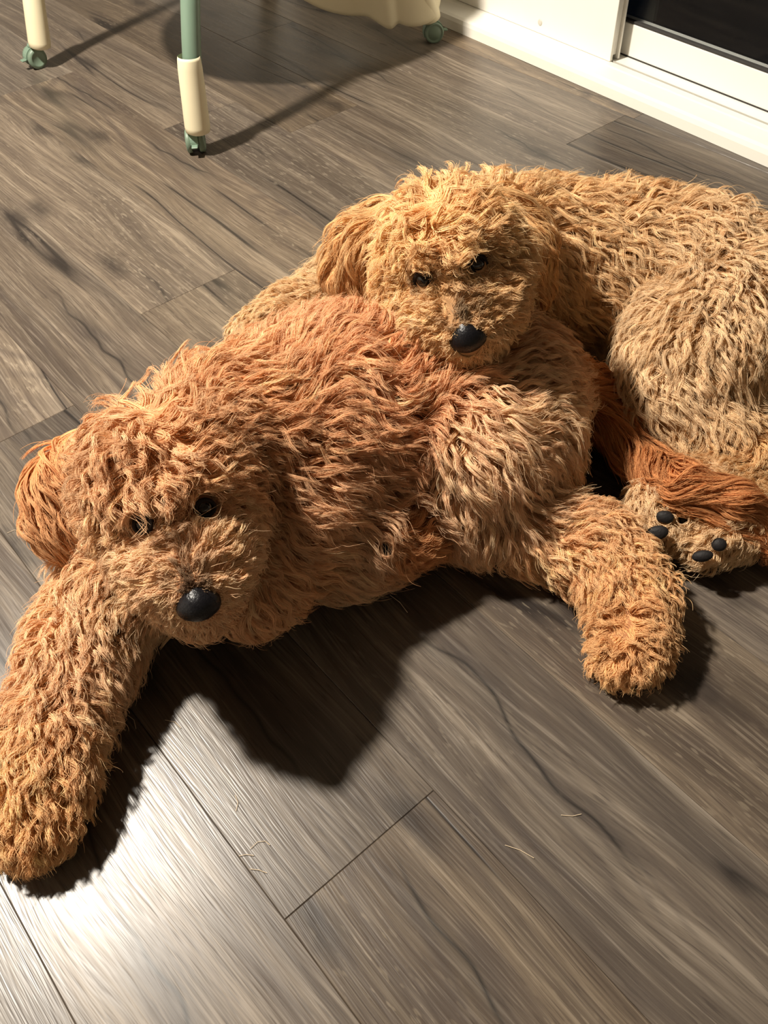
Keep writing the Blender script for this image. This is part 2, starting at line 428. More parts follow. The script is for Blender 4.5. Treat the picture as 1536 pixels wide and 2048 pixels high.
# moulded shell: closed bowl with a scalloped skirt down towards the door side
edge = [(560, -40, .16), (600, -4, .12), (640, 17, .092), (680, 29, .075), (715, 31, .068), (735, 29, .072), (752, 40, .062), (770, 53, .050), (782, 59, .044), (788, 50, .052),
        (798, 43, .057), (812, 51, .050), (832, 53, .048), (852, 47, .052), (868, 37, .060), (873, 20, .075), (880, -10, .10)]
E_ = [Q(*e) for e in edge]
V, Fc = [], []
nl = 9
for i, p in enumerate(E_):
    for k in range(nl):
        u = k / (nl - 1)
        q = p + np.array([0.0, 0.0, (0.40 - p[2]) * u])
        ctr = np.array([1.34, 2.02, 0]); d = ctr - q; d[2] = 0
        q = q + d * (0.10 * u * u) + _n(d) * 0.010 * math.sin(u * 3)
        V.append(rel(q))
for i in range(len(E_) - 1):
    for k in range(nl - 1):
        Fc.append((i * nl + k, (i + 1) * nl + k, (i + 1) * nl + k + 1, i * nl + k + 1))
sk = mesh_obj('skirt', V, Fc, M['cream'], chair, True)
sm = sk.modifiers.new('sub', 'SUBSURF'); sm.levels = sm.render_levels = 2
so = sk.modifiers.new('thick', 'SOLIDIFY'); so.thickness = 0.006; so.offset = 1
# seat bowl
bm = bmesh.new(); n = 40; rings = []
for zz, sx, sy in ((0.285, .02, .02), (0.275, .29, .28), (0.285, .345, .33), (0.33, .365, .35), (0.45, .36, .345), (0.55, .35, .335), (0.55, .335, .32), (0.45, .34, .325), (0.34, .32, .31), (0.32, .02, .02)):
    rings.append([bm.verts.new((0.02 + sx * math.cos(2 * math.pi * k / n), -0.02 + sy * math.sin(2 * math.pi * k / n), zz)) for k in range(n)])
for A, B in zip(rings[:-1], rings[1:]):
    for k in range(n): bm.faces.new((A[k], A[(k + 1) % n], B[(k + 1) % n], B[k]))
bm.faces.new(rings[0][::-1]); bm.faces.new(rings[-1])
bmesh.ops.recalc_face_normals(bm, faces=bm.faces)
bm_obj('seat_shell', bm, M['cream'], chair, True)

# ------------------------------------------------------------------ soft bodies from rounded bones
class Body:
    """bones = tapered capsules melted together; every bone also carries how its fur lies"""
    def __init__(s, bones, k=0.012, floor=0.004, tone=(1.0, 1.0, 1.0)):
        s.k, s.floor = k, floor
        g = lambda key, d: np.array([b.get(key, d) for b in bones], float)
        s.a = np.array([b['a'] for b in bones], float); s.b = np.array([b['b'] for b in bones], float)
        s.ra, s.rb = g('ra', 0), g('rb', 0)
        s.mess = g('mess', 1.0)
        s.L, s.loft, s.amp, s.cyc, s.grav, s.clump = g('L', .045), g('loft', .012), g('amp', .004), g('cyc', 1.4), g('grav', .6), g('clump', .8)
        s.col = np.clip(np.array([b['col'] for b in bones], float) * tone, 0, .93)
        s.rad = np.array([b.get('rad') is not None for b in bones])
        ax = s.b - s.a; nrm = np.linalg.norm(ax, axis=1, keepdims=True)
        s.flow = np.where(nrm > 1e-6, ax / np.maximum(nrm, 1e-6), np.array([0, 0, -1.0]))
        for i, b in enumerate(bones):
            if b.get('flow') is not None: s.flow[i] = _n(b['flow'])
        s.ctr = np.array([b['rad'] if b.get('rad') is not None else (0, 0, 0) for b in bones], float)
        s.grp = [b.get('grp', 'torso') for b in bones]
    def dists(s, p):
        D = np.empty((len(p), len(s.a)), np.float32)
        for i in range(len(s.a)):
            ba = s.b[i] - s.a[i]; l2 = float(ba @ ba)
            q = p - s.a[i]
            t = np.clip(q @ ba / l2, 0, 1) if l2 > 1e-9 else np.zeros(len(p))
            D[:, i] = np.linalg.norm(q - t[:, None] * ba, axis=1) - (s.ra[i] + t * (s.rb[i] - s.ra[i]))
        return D
    def sdf(s, p, weights=False):
        D = s.dists(p); mn = D.min(1, keepdims=True)
        e = np.exp(-(D - mn) / s.k); sm = e.sum(1)
        d = mn[:, 0] - s.k * np.log(sm)
        if not weights:
            return np.maximum(d, s.floor - p[:, 2])
        e = np.exp(-(D - mn) / (s.k * 1.6))
        return np.maximum(d, s.floor - p[:, 2]), e / e.sum(1, keepdims=True)
    def grad(s, p, h=0.002):
        d0 = s.sdf(p); g = np.empty_like(p)
        for ax in range(3):
            q = p.copy(); q[:, ax] += h; g[:, ax] = (s.sdf(q) - d0) / h
        return d0, g / np.maximum(np.linalg.norm(g, axis=1, keepdims=True), 1e-6)
    def mesh(s, res):
        r = np.maximum(s.ra, s.rb)[:, None]
        lo = np.minimum(s.a - r, s.b - r).min(0) - 3 * res; hi = np.maximum(s.a + r, s.b + r).max(0) + 3 * res
        lo[2] = max(lo[2], s.floor - 2.3 * res)
        return nets(s.sdf, lo, hi, res)

def nets(fn, lo, hi, res):
    """surface nets on a regular grid: vertices, quads"""
    n = np.ceil((hi - lo) / res).astype(int) + 1
    axs = [lo[i] + res * np.arange(n[i]) for i in range(3)]
    vals = np.empty(tuple(n), np.float32)
    YZ = np.stack(np.meshgrid(axs[1], axs[2], indexing='ij'), -1).reshape(-1, 2)
    step = max(1, 60000 // len(YZ))
    for i in range(0, n[0], step):
        xs = axs[0][i:i + step]
        pts = np.concatenate([np.repeat(xs, len(YZ))[:, None], np.tile(YZ, (len(xs), 1))], 1)
        vals[i:i + step] = fn(pts).reshape(len(xs), n[1], n[2])
    neg = vals < 0
    c = [neg[dx:n[0] - 1 + dx, dy:n[1] - 1 + dy, dz:n[2] - 1 + dz] for dx in (0, 1) for dy in (0, 1) for dz in (0, 1)]
    sm = sum(x.astype(np.int8) for x in c)
    act = (sm > 0) & (sm < 8)
    idx = -np.ones(act.shape, np.int64); ijk = np.argwhere(act); idx[act] = np.arange(len(ijk))
    acc = np.zeros((len(ijk), 3)); cnt = np.zeros(len(ijk))
    offs = [(dx, dy, dz) for dx in (0, 1) for dy in (0, 1) for dz in (0, 1)]
    for i, o in enumerate(offs):
        for ax in range(3):
            if o[ax]: continue
            o2 = list(o); o2[ax] = 1
            va = vals[ijk[:, 0] + o[0], ijk[:, 1] + o[1], ijk[:, 2] + o[2]]; vb = vals[ijk[:, 0] + o2[0], ijk[:, 1] + o2[1], ijk[:, 2] + o2[2]]
            cr = (va < 0) != (vb < 0)
            t = np.where(cr, va / np.where(cr, va - vb, 1), 0)
            pt = np.tile(np.array(o, float), (len(ijk), 1)); pt[:, ax] += t
            acc[cr] += pt[cr]; cnt[cr] += 1
    V = lo + res * (ijk + acc / cnt[:, None])
    Fs = []
    for ax in range(3):
        b, c_ = [(1, 2), (2, 0), (0, 1)][ax]
        sl0 = [slice(1, n[i] - 1) for i in range(3)]; sl0[ax] = slice(0, n[ax] - 1)
        sl1 = list(sl0); sl1[ax] = slice(1, n[ax])
        A, B = neg[tuple(sl0)], neg[tuple(sl1)]
        e = np.argwhere(A != B); flip = A[A != B]
        e = e + np.array([0 if i == ax else 1 for i in range(3)])
        def at(db, dc):
            q = e.copy(); q[:, b] -= db; q[:, c_] -= dc
            return idx[q[:, 0], q[:, 1], q[:, 2]]
        f = np.stack([at(1, 1), at(0, 1), at(0, 0), at(1, 0)], 1)
        f[~flip] = f[~flip][:, ::-1]
        Fs.append(f)
    Fq = np.concatenate(Fs)
    return V, Fq[(Fq >= 0).all(1)]
def fast_mesh(name, V, Fq, mat, parent):
    me = bpy.data.meshes.new(name)
    me.vertices.add(len(V)); me.vertices.foreach_set('co', np.asarray(V, np.float32).ravel())
    me.loops.add(Fq.size); me.loops.foreach_set('vertex_index', Fq.astype(np.int32).ravel())
    me.polygons.add(len(Fq)); me.polygons.foreach_set('loop_start', np.arange(0, Fq.size, 4, dtype=np.int32))
    me.update(calc_edges=True); me.validate()
    me.materials.append(mat); me.shade_smooth()
    return link(bpy.data.objects.new(name, me), parent)

def sample_surface(V, Fq, n):
    a, b, c, d = (V[Fq[:, i]] for i in range(4))
    ar = np.linalg.norm(np.cross(c - a, d - b), axis=1)
    f = rng.choice(len(Fq), n, p=ar / ar.sum())
    u, v = rng.random((2, n, 1))
    return a[f] * (1 - u) * (1 - v) + b[f] * u * (1 - v) + c[f] * u * v + d[f] * (1 - u) * v, ar.sum() / 2

class Lump:
    """smooth pseudo random vector field"""
    def __init__(s, freq, n=5):
        s.k = rng.normal(size=(n, 3)) * freq; s.ph = rng.random(n) * 6.28; s.d = rng.normal(size=(n, 3))
    def __call__(s, p):
        return np.sin(p @ s.k.T + s.ph) @ s.d / math.sqrt(len(s.d))

def grow(body, V, Fq, spacing, kids, steps=12, mods=None, tint=None, radius=0.00032, block=None, part=()):
    """returns dict group -> (positions [n, steps, 3], colours [n, steps, 3], radii)"""
    _, area = sample_surface(V, Fq, 10)
    n = int(area / spacing ** 2)
    p, _ = sample_surface(V, Fq, n)
    d, g = body.grad(p)
    keep = ~((g[:, 2] < -0.35) & (p[:, 2] < 0.03)) & (p[:, 2] > 0.008)
    p, g = p[keep], g[keep]
    if block is not None:
        kb = block(p); p, g = p[kb], g[kb]
    n = len(p)
    _, W = body.sdf(p, True)
    at = lambda x: W @ x
    L = 1.4 * at(body.L) * rng.uniform(0.75, 1.2, n); loft = at(body.loft) * rng.uniform(0.5, 1.7, n)
    amp = at(body.amp) * rng.uniform(0.5, 1.5, n); cyc = 0.9 * at(body.cyc) * rng.uniform(0.75, 1.3, n)
    grav = at(body.grav); mess = at(body.mess)[:, None]; clump = np.clip(at(body.clump) * rng.uniform(0.8, 1.15, n), 0, 0.96)
    col = at(body.col)
    grp = np.array(body.grp)[W.argmax(1)]
    if mods is not None:
        L, loft, amp, col = mods(p, L, loft, amp, col)
    f1, f2 = Lump(18.0), Lump(60.0)
    G = np.empty((n, steps, 3)); Nn = np.empty((n, steps, 3)); T = np.empty((n, steps, 3))
    cur = p.copy(); seg = L / (steps - 1)
    hist = None
    for s in range(steps):
        d, nr = body.grad(cur)
        _, W = body.sdf(cur, True)
        fl = np.zeros((n, 3))
        for i in range(len(body.a)):
            if body.rad[i]:
                q = cur - body.ctr[i]; q /= np.maximum(np.linalg.norm(q, axis=1, keepdims=True), 1e-4)
                fl += W[:, i:i + 1] * q
            else:
                fl += W[:, i:i + 1] * body.flow[i]
        fl = fl + grav[:, None] * np.array([0, 0, -1.0]) + mess * (0.55 * f1(cur) + 0.25 * f2(cur))
        fl -= (fl * nr).sum(1, keepdims=True) * nr
        fl /= np.maximum(np.linalg.norm(fl, axis=1, keepdims=True), 1e-4)
        u = s / (steps - 1)
        tgt = loft * min(1.0, u * 2.2) * (1 + 0.45 * u)
        up = np.clip((tgt - d) / np.maximum(seg, 1e-4), -0.6, 1.5)
        dr = fl + up[:, None] * nr
        dr /= np.linalg.norm(dr, axis=1, keepdims=True)
        if hist is not None:
            dr = 0.55 * dr + 0.45 * hist; dr /= np.linalg.norm(dr, axis=1, keepdims=True)
        hist = dr
        G[:, s] = cur; Nn[:, s] = nr; T[:, s] = dr
        cur = cur + dr * seg[:, None]
        cur[:, 2] = np.maximum(cur[:, 2], 0.004)
    t = np.linspace(0, 1, steps)
    B = np.cross(Nn, T); B /= np.maximum(np.linalg.norm(B, axis=2, keepdims=True), 1e-5)
    ph = rng.random((n, 1)) * 6.28
    env = (np.minimum(1, t * 2.2))[None]
    wv = np.sin(ph + 6.283 * cyc[:, None] * t) - np.sin(ph) * (1 - t)[None]
    wc = np.cos(ph + 6.283 * cyc[:, None] * t) - np.cos(ph) * (1 - t)[None]
    G = G + B * (amp[:, None] * env * wv)[..., None] + Nn * (0.55 * amp[:, None] * env * wc)[..., None]
    def parted(A):
        """hair parts round the eyes and the nose"""
        for c, ax, r0, back in part:
            q = A - c; al = q @ ax; lat = q - al[..., None] * ax; rl = np.linalg.norm(lat, axis=-1)
            push = np.where((al > -back) & (al < .06), np.maximum(0, r0 - rl), 0)
            A = A + lat / np.maximum(rl, 1e-4)[..., None] * push[..., None]
        return A
    G = parted(G)
    # strands of every lock
    K = kids
    gi = np.repeat(np.arange(n), K); m_ = len(gi)
    e1 = B[gi, 0]; e2 = np.cross(Nn[gi, 0], e1)
    o2 = rng.normal(size=(m_, 2)) * spacing * 0.62
    root = p[gi] + e1 * o2[:, :1] + e2 * o2[:, 1:]
    for _ in range(2):
        dd, gg = body.grad(root); root = root - gg * dd[:, None]
    off = root - p[gi]
    stray = rng.random(m_) < 0.10
    cl = np.where(stray, clump[gi] * 0.25, clump[gi])[:, None]
    cf = 1 - cl * (np.clip(t * 1.6, 0, 1)[None] ** 0.7 * 0.82 + 0.18 * t[None] ** 2)
    ln = rng.uniform(0.72, 1.04, m_)
    # re-sample the guide at a shorter length
    sp = np.clip(ln[:, None] * t[None] * (steps - 1), 0, steps - 1.001); i0 = sp.astype(int); fr = (sp - i0)[..., None]
    P = G[gi[:, None], i0] * (1 - fr) + G[gi[:, None], i0 + 1] * fr
    P = P + off[:, None] * cf[..., None]
    fz = rng.normal(size=(m_, 1, 3)) * np.where(stray, 0.0045, 0.0009)[:, None, None] * (t ** 1.2)[None, :, None]
    w2 = np.sin(rng.random((m_, 1)) * 6.28 + t[None] * rng.uniform(6, 15, (m_, 1))) * 0.0009
    P = P + fz + (B[gi, 0][:, None] * w2[..., None]) * t[None, :, None]
    P = parted(P)
    P[..., 2] = np.maximum(P[..., 2], 0.0025)
    # colour: per lock, per strand, paler to the tip
    lock = rng.normal(size=n) * 0.10; lump = Lump(16.0)(p)[:, 0] * 0.10
    br = np.exp(lock[gi] + lump[gi] + rng.normal(size=m_) * 0.07)
    base = np.clip(col[gi] * br[:, None], 0.004, 0.93)
    red = rng.normal(size=n) * 0.03 + Lump(12.0)(p)[:, 1] * 0.035
    base[:, 1] *= np.exp(red[gi]); base[:, 2] *= np.exp(2 * red[gi])
    base[:, 1] = np.minimum(base[:, 1], 0.74 * base[:, 0]); base[:, 2] = np.minimum(base[:, 2], 0.62 * base[:, 1])
    tip = base ** 0.95
    C = base[:, None] * (1 - t)[None, :, None] * np.array([1.0, 0.93, 0.86]) + tip[:, None] * t[None, :, None]
    C = np.clip(C, 0.004, 0.93)
    Rr = radius * np.clip(1.15 - 0.85 * t ** 1.5, 0.2, 1)
    out = {}
    for gname in np.unique(grp):
        sel = (grp == gname)[gi]
        out[str(gname)] = (P[sel], C[sel], Rr)
    return out
def fur_obj(name, P, C, R, parent):
    n, s, _ = P.shape
    cv = bpy.data.hair_curves.new(name)
    cv.add_curves([s] * n)
    cv.attributes['position'].data.foreach_set('vector', P.astype(np.float32).ravel()) if 'position' in cv.attributes else cv.position_data.foreach_set('vector', P.astype(np.float32).ravel())
    ra = cv.attributes.get('radius') or cv.attributes.new('radius', 'FLOAT', 'POINT')
    ra.data.foreach_set('value', np.tile(R, n).astype(np.float32))
    ca = cv.attributes.new('fur_color', 'FLOAT_COLOR', 'POINT')
    c4 = np.ones((n * s, 4), np.float32); c4[:, :3] = C.reshape(-1, 3)
    ca.data.foreach_set('color', c4.ravel())
    cv.materials.append(M['fur'])
    o = link(bpy.data.objects.new(name, cv), parent)
    o['kind'] = 'stuff'
    return o

def bone(p, q=None, rp=50, rq=None, **kw):
    """p, q = (px, py, height); radii given as seen, in px"""
    a = Q(*p); b = Q(*q) if q is not None else a
    ra = rp * depth(a) / F_PX; rb = (rq if rq is not None else rp) * depth(b) / F_PX
    return dict(a=a, b=b, ra=ra, rb=rb, **kw)

def sphere_obj(name, c, r, mat, parent, axes=None, scale=(1, 1, 1), seg=24):
    bm = bmesh.new(); bmesh.ops.create_uvsphere(bm, u_segments=seg, v_segments=seg // 2, radius=1)
    A = np.eye(3) if axes is None else np.stack([_n(a) for a in axes], 1)
    for v in bm.verts:
        v.co = Vector(np.asarray(c) + A @ (np.array(v.co) * np.array(scale) * r))
    if np.linalg.det(A) < 0: bmesh.ops.reverse_faces(bm, faces=bm.faces)
    return bm_obj(name, bm, mat, parent, True)

class Head:
    """local frame: x to the picture's right, y towards the nose, z up out of the face"""
    def __init__(s, c, nose, roll, tilt, size):
        s.c = Q(*c); s.k = size
        d = np.array(nose[:2], float) - np.array(c[:2], float); d /= np.linalg.norm(d)
        right, down, fwd = RW[:, 0], RW[:, 1], RW[:, 2]
        vd = _n(s.c - CAM)
        plane = right * d[0] + down * d[1]; plane -= vd * (plane @ vd); plane = _n(plane)
        s.y = _n(math.cos(tilt) * plane - math.sin(tilt) * vd)
        z0 = _n(math.cos(tilt) * -vd - math.sin(tilt) * plane)
        x0 = np.cross(s.y, z0)
        x0 = x0 if x0 @ right > 0 else -x0
        s.x = _n(math.cos(roll) * x0 + math.sin(roll) * z0); s.z = _n(math.cos(roll) * z0 - math.sin(roll) * x0)
    def __call__(s, x, y, z):
        return s.c + s.k * (x * s.x + y * s.y + z * s.z)
    def bone(s, p, q, rp, rq=None, **kw):
        return dict(a=s(*p), b=s(*(q or p)), ra=rp * s.k, rb=(rq or rp) * s.k, grp='head', **kw)

def nose_mesh(H, tip, sc, parent):
    """nose pad with nostrils and a groove, in the head frame"""
    parts = [((0, 0, 0.004), 0.0165), ((-0.0115, -0.002, 0.000), 0.0125), ((0.0115, -0.002, 0.000), 0.0125), ((0, -0.003, -0.008), 0.011), ((0, -0.012, 0.006), 0.012)]
    def fn(p):
        q = (p - H(*tip)) @ np.stack([H.x, H.y, H.z], 1) / sc
        D = np.stack([np.linalg.norm(q - np.array(c), axis=1) - r for c, r in parts], 1)
        k = 0.004; mn = D.min(1)
        d = mn - k * np.log(np.exp(-(D - mn[:, None]) / k).sum(1))
        for sx in (-1, 1):
            e = np.linalg.norm((q - np.array([sx * 0.0125, 0.0125, -0.003])) * np.array([1, 0.8, 1.5]), axis=1) - 0.0042
            d = np.maximum(d, -e)
        e = np.maximum(np.abs(q[:, 0]) - 0.0007, np.abs(q[:, 1] - 0.016) - 0.006); e = np.maximum(e, q[:, 2] + 0.004)
        return np.maximum(d, -e) * sc
    c = H(*tip); b = 0.036 * sc
    V, Fq = nets(fn, c - b, c + b, 0.0011)
    return fast_mesh('nose', V, Fq, M['nose'], parent)

def face_parts(H, eyes, tip, nose_sc, parent, er):
    for e in eyes:
        c = H(*e)
        eo = sphere_obj('eye', c, er, M['eye'], parent)
        ax = [H.x, H.y, H.z]
        # dark lid rim: a squashed ring round the eye opening
        V, Fc = [], []; n, k = 26, 8
        nrm = _n(0.55 * H.z + 0.45 * H.y + (0.35 if e[0] > 0 else -0.35) * H.x)
        u = _n(np.cross(nrm, H.y)); v = np.cross(nrm, u)
        for i in range(n):
            a = 6.2832 * i / n
            cc = c + nrm * er * .50 + (u * math.cos(a) * 1.05 + v * math.sin(a) * 0.80) * er
            rd = _n(u * math.cos(a) + v * math.sin(a))
            for j in range(k):
                b = 6.2832 * j / k
                V.append(cc + er * .26 * (rd * math.cos(b) + nrm * math.sin(b)))
        for i in range(n):
            for j in range(k):
                Fc.append((i * k + j, i * k + (j + 1) % k, ((i + 1) % n) * k + (j + 1) % k, ((i + 1) % n) * k + j))
        mesh_obj('eyelid', V, Fc, M['lid'], eo, True)
    nose_mesh(H, tip, nose_sc, parent)

def finish(root, body, V, Fq, **kw):
    return grow(body, V, Fq, **kw)

def sub_part(name, bones, root, skin, spacing, kids, res=0.006, k=0.008, **kw):
    bd = Body(bones, k); V, Fq = bd.mesh(res)
    o = fast_mesh(name, V, Fq, skin, root)
    for gname, (P, C, R) in grow(bd, V, Fq, spacing, kids, **kw).items():
        fur_obj(name + '_fur', P, C, R, o)
    return bd

LEVEL = 1.0
def kids(n): return max(3, int(n * LEVEL))

# paw pads, soles seen
def pad_frames(spots):
    out = []
    for px, py, z, rx, ry, rot in spots:
        c = Q(px, py, z); n = _n(CAM - c)
        out.append((c, n, max(rx, ry) * depth(c) / F_PX * .92, .004))
    return out
PADS_B = [(1330, 1034, .080, 18, 13, 10), (1314, 1066, .072, 23, 15, -12), (1366, 1036, .066, 9, 14, 0), (1438, 1089, .070, 15, 14, 0), (1405, 1112, .062, 21, 12, -8)]
PADS_A = [(772, 1098, .112, 17, 12, 25)]
def pads(spots, root):
    for px, py, z, rx, ry, rot in spots:
        c = Q(px, py, z); n = _n(CAM - c); a = math.radians(rot)
        u = RW[:, 0] * math.cos(a) + RW[:, 1] * math.sin(a); u = _n(u - n * (u @ n)); v = np.cross(n, u)
        s = depth(c) / F_PX
        sphere_obj('paw_pad', c, s, M['pad'], root, [u, v, n], (rx, ry, 9), 18)
# ================================================================== front dog: apricot
DA = empty('dog')
tag(DA, 'apricot curly dog stretched out in front with its head lowered and one foreleg reaching forward', 'dog', 'curly dogs on the floor')
AP, AP_L, AP_H = (0.82, 0.46, 0.225), (0.88, 0.555, 0.32), (0.87, 0.51, 0.26)
HA = Head((325, 925, .262), (400, 1215), math.radians(3), math.radians(30), .94)
top = HA(0, -.02, .06); bridge = HA(0, .175, .03)
hk = dict(col=AP_H, grav=0.15)
bones = [
    # head
    HA.bone((0, 0, 0), None, .064, L=.050, loft=.016, amp=.006, cyc=1.5, rad=top, **hk),
    HA.bone((0, .026, .010), None, .053, L=.030, loft=.014, amp=.007, cyc=1.7, rad=top, **hk),
    HA.bone((-.034, .050, .012), None, .027, L=.018, loft=.007, amp=.004, rad=top, **hk),
    HA.bone((.034, .050, .012), None, .027, L=.018, loft=.007, amp=.004, rad=top, **hk),
    HA.bone((-.046, .048, -.036), (-.040, .09, -.042), .042, .028, L=.032, loft=.010, amp=.004, flow=-HA.x * .5 + HA.y * .6 - HA.z * .5, **hk),
    HA.bone((.046, .048, -.036), (.040, .09, -.042), .042, .028, L=.032, loft=.010, amp=.004, flow=HA.x * .5 + HA.y * .6 - HA.z * .5, **hk),
    HA.bone((0, .072, -.006), (0, .150, -.008), .043, .037, L=.020, loft=.005, amp=.0012, cyc=.8, rad=bridge, mess=.3, col=(.89, .58, .33), grav=.1),
    HA.bone((-.026, .122, -.014), None, .037, L=.022, loft=.006, amp=.0015, rad=bridge, mess=.3, col=(.89, .58, .33), grav=.3),
    HA.bone((.026, .122, -.014), None, .037, L=.022, loft=.006, amp=.0015, rad=bridge, mess=.3, col=(.89, .58, .33), grav=.3),
    HA.bone((0, .09, -.052), (0, .155, -.048), .038, .028, L=.045, loft=.008, amp=.004, flow=HA.y * .7 - HA.z * .6, **hk),
    # neck and trunk
    bone((430, 860, .225), (565, 870, .165), 110, 150, L=.060, loft=.016, amp=.006, col=AP, grav=.5),
    bone((585, 1010, .125), (505, 1150, .11), 110, 82, L=.065, loft=.014, amp=.005, col=AP, grav=.9, flow=(-.1, -.6, -.8)),
    bone((560, 880, .16), (690, 835, .150), 155, 172, L=.055, loft=.014, amp=.007, cyc=1.2, col=(.78, .405, .195), grav=.75),
    bone((690, 835, .15), (850, 800, .130), 172, 140, L=.055, loft=.014, amp=.007, cyc=1.2, col=(.80, .425, .21), grav=.75),
    bone((850, 800, .13), (1005, 790, .120), 136, 124, L=.050, loft=.013, amp=.005, col=AP, grav=.5),
    bone((1005, 790, .12), (1050, 785, .105), 124, 90, L=.050, loft=.013, amp=.005, col=AP_L, grav=.3, flow=RW[:, 0] * .9 + RW[:, 1] * .1),
    bone((610, 1010, .12), (690, 1080, .06), 110, 80, L=.058, loft=.012, amp=.005, col=AP_L, grav=.5, flow=RW[:, 0] * .6 + RW[:, 1] * .5),
    # near thigh, shank, hind foot
    bone((950, 900, .125), (1015, 880, .11), 130, 112, L=.055, loft=.014, amp=.004, col=(.90, .58, .34), grav=.15, grp='hind_leg', rad=Q(890, 800, .22)),
    bone((960, 950, .09), (955, 1020, .055), 105, 70, L=.050, loft=.012, amp=.004, col=(.90, .57, .33), grav=.3, grp='hind_leg', flow=RW[:, 1] * .8 - RW[:, 0] * .35),
    bone((970, 1030, .055), (1195, 1105, .048), 66, 58, L=.038, loft=.010, amp=.004, col=(.86, .50, .24), grav=.3, grp='hind_leg', flow=RW[:, 1] * .7 + RW[:, 0] * .5),
    bone((1195, 1100, .050), (1262, 1190, .045), 62, 54, L=.034, loft=.010, amp=.004, col=(.83, .445, .185), grav=.2, grp='hind_leg', flow=RW[:, 0] * .7 + RW[:, 1] * .5),
    bone((1262, 1190, .045), (1262, 1280, .038), 52, 46, L=.024, loft=.009, amp=.004, col=(.84, .46, .19), grav=.1, grp='hind_leg'),
    bone((1232, 1296, .030), (1226, 1322, .028), 31, 28, L=.014, loft=.006, amp=.002, col=(.84, .47, .20), grav=.3, grp='hind_leg', flow=RW[:, 1]),
    bone((1292, 1286, .030), (1298, 1306, .028), 31, 28, L=.014, loft=.006, amp=.002, col=(.84, .47, .20), grav=.3, grp='hind_leg', flow=RW[:, 1]),
    bone((1262, 1296, .032), (1262, 1322, .030), 31, 29, L=.014, loft=.006, amp=.002, col=(.84, .47, .20), grav=.3, grp='hind_leg', flow=RW[:, 1]),
    # reaching foreleg
    bone((340, 1130, .10), (235, 1165, .085), 96, 78, L=.045, loft=.012, amp=.004, col=AP_H, grav=.4, grp='front_leg', flow=-RW[:, 0] * .5 + RW[:, 1] * .8),
    bone((225, 1170, .085), (162, 1310, .062), 70, 70, L=.042, loft=.012, amp=.004, col=AP_H, grav=.35, grp='front_leg'),
    bone((162, 1310, .062), (100, 1490, .052), 70, 68, L=.040, loft=.012, amp=.004, col=AP_H, grav=.35, grp='front_leg'),
    bone((100, 1490, .052), (68, 1580, .046), 70, 64, L=.030, loft=.009, amp=.003, col=(.84, .47, .20), grav=.3, grp='front_leg'),
    bone((30, 1600, .036), (14, 1662, .030), 42, 38, L=.017, loft=.006, amp=.002, col=(.84, .465, .195), grav=.3, grp='front_leg'),
    bone((75, 1610, .036), (62, 1676, .030), 42, 38, L=.017, loft=.006, amp=.002, col=(.84, .465, .195), grav=.3, grp='front_leg'),
    bone((115, 1595, .036), (112, 1652, .030), 38, 35, L=.017, loft=.006, amp=.002, col=(.84, .465, .195), grav=.3, grp='front_leg'),
    # tucked forepaw
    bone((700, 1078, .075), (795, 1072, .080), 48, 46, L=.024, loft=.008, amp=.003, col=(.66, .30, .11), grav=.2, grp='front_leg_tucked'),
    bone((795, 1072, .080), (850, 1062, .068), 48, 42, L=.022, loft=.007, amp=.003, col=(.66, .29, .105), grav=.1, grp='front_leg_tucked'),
]
def face_mods(H, eyes, tip, dark, open_=.0115):
    E3 = [H(*e) for e in eyes]; N3 = H(*tip); BR = (H(0, tip[1] - .02, tip[2] + .012), H(0, tip[1] - .055, tip[2] + .018))
    def f(p, L, loft, amp, col):
        for e in E3:
            de = np.linalg.norm(p - e, axis=1)
            s = np.clip((de - .012) / .026, 0.16, 1)
            L = L * s; loft = loft * s; amp = amp * s
            dk = np.clip((de - .010) / .014, 0, 1)[:, None]
            col = col * dk + np.array([.10, .05, .028]) * (1 - dk)
        dn = np.linalg.norm(p - N3, axis=1)
        s = np.clip((dn - .010) / .045, 0.14, 1)
        L = L * s; loft = loft * s; amp = amp * s
        for c, r0 in zip(BR, (.016, .011)):
            dk = np.clip((np.linalg.norm(p - c, axis=1) - r0 * .5) / r0, 0, 1)[:, None]
            col = col * dk + np.array(dark) * (1 - dk)
        return L, loft, amp, col
    def block(p):
        k = np.linalg.norm(p - N3, axis=1) > .017
        for e in E3: k &= np.linalg.norm(p - e, axis=1) > .0125
        return k
    side = [1 if e[0] > 0 else -1 for e in eyes]
    part = [(e, _n(.75 * H.z + .35 * H.y + sd * .35 * H.x), open_, .003) for e, sd in zip(E3, side)] + [(N3, _n(H.y + .5 * H.z), .0155, .006)]
    return f, block, part
eyesA = [(-.030, .085, .036), (.030, .085, .036)]; tipA = (0, .180, .010)
bodyA = Body(bones, 0.011, tone=(1.03, 1.10, 1.24))
VA, FA = bodyA.mesh(0.0075)
fast_mesh('body', VA, FA, M['skin_a'], DA)
mo, bl, pt = face_mods(HA, eyesA, tipA, (.13, .075, .055), .0130)
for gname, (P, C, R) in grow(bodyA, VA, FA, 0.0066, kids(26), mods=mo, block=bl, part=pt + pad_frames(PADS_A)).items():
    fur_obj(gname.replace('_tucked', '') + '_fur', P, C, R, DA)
face_parts(HA, eyesA, tipA, 0.88, DA, .0096)
ek = dict(L=.060, loft=.008, amp=.004, cyc=1.0, grav=.5, clump=.85)
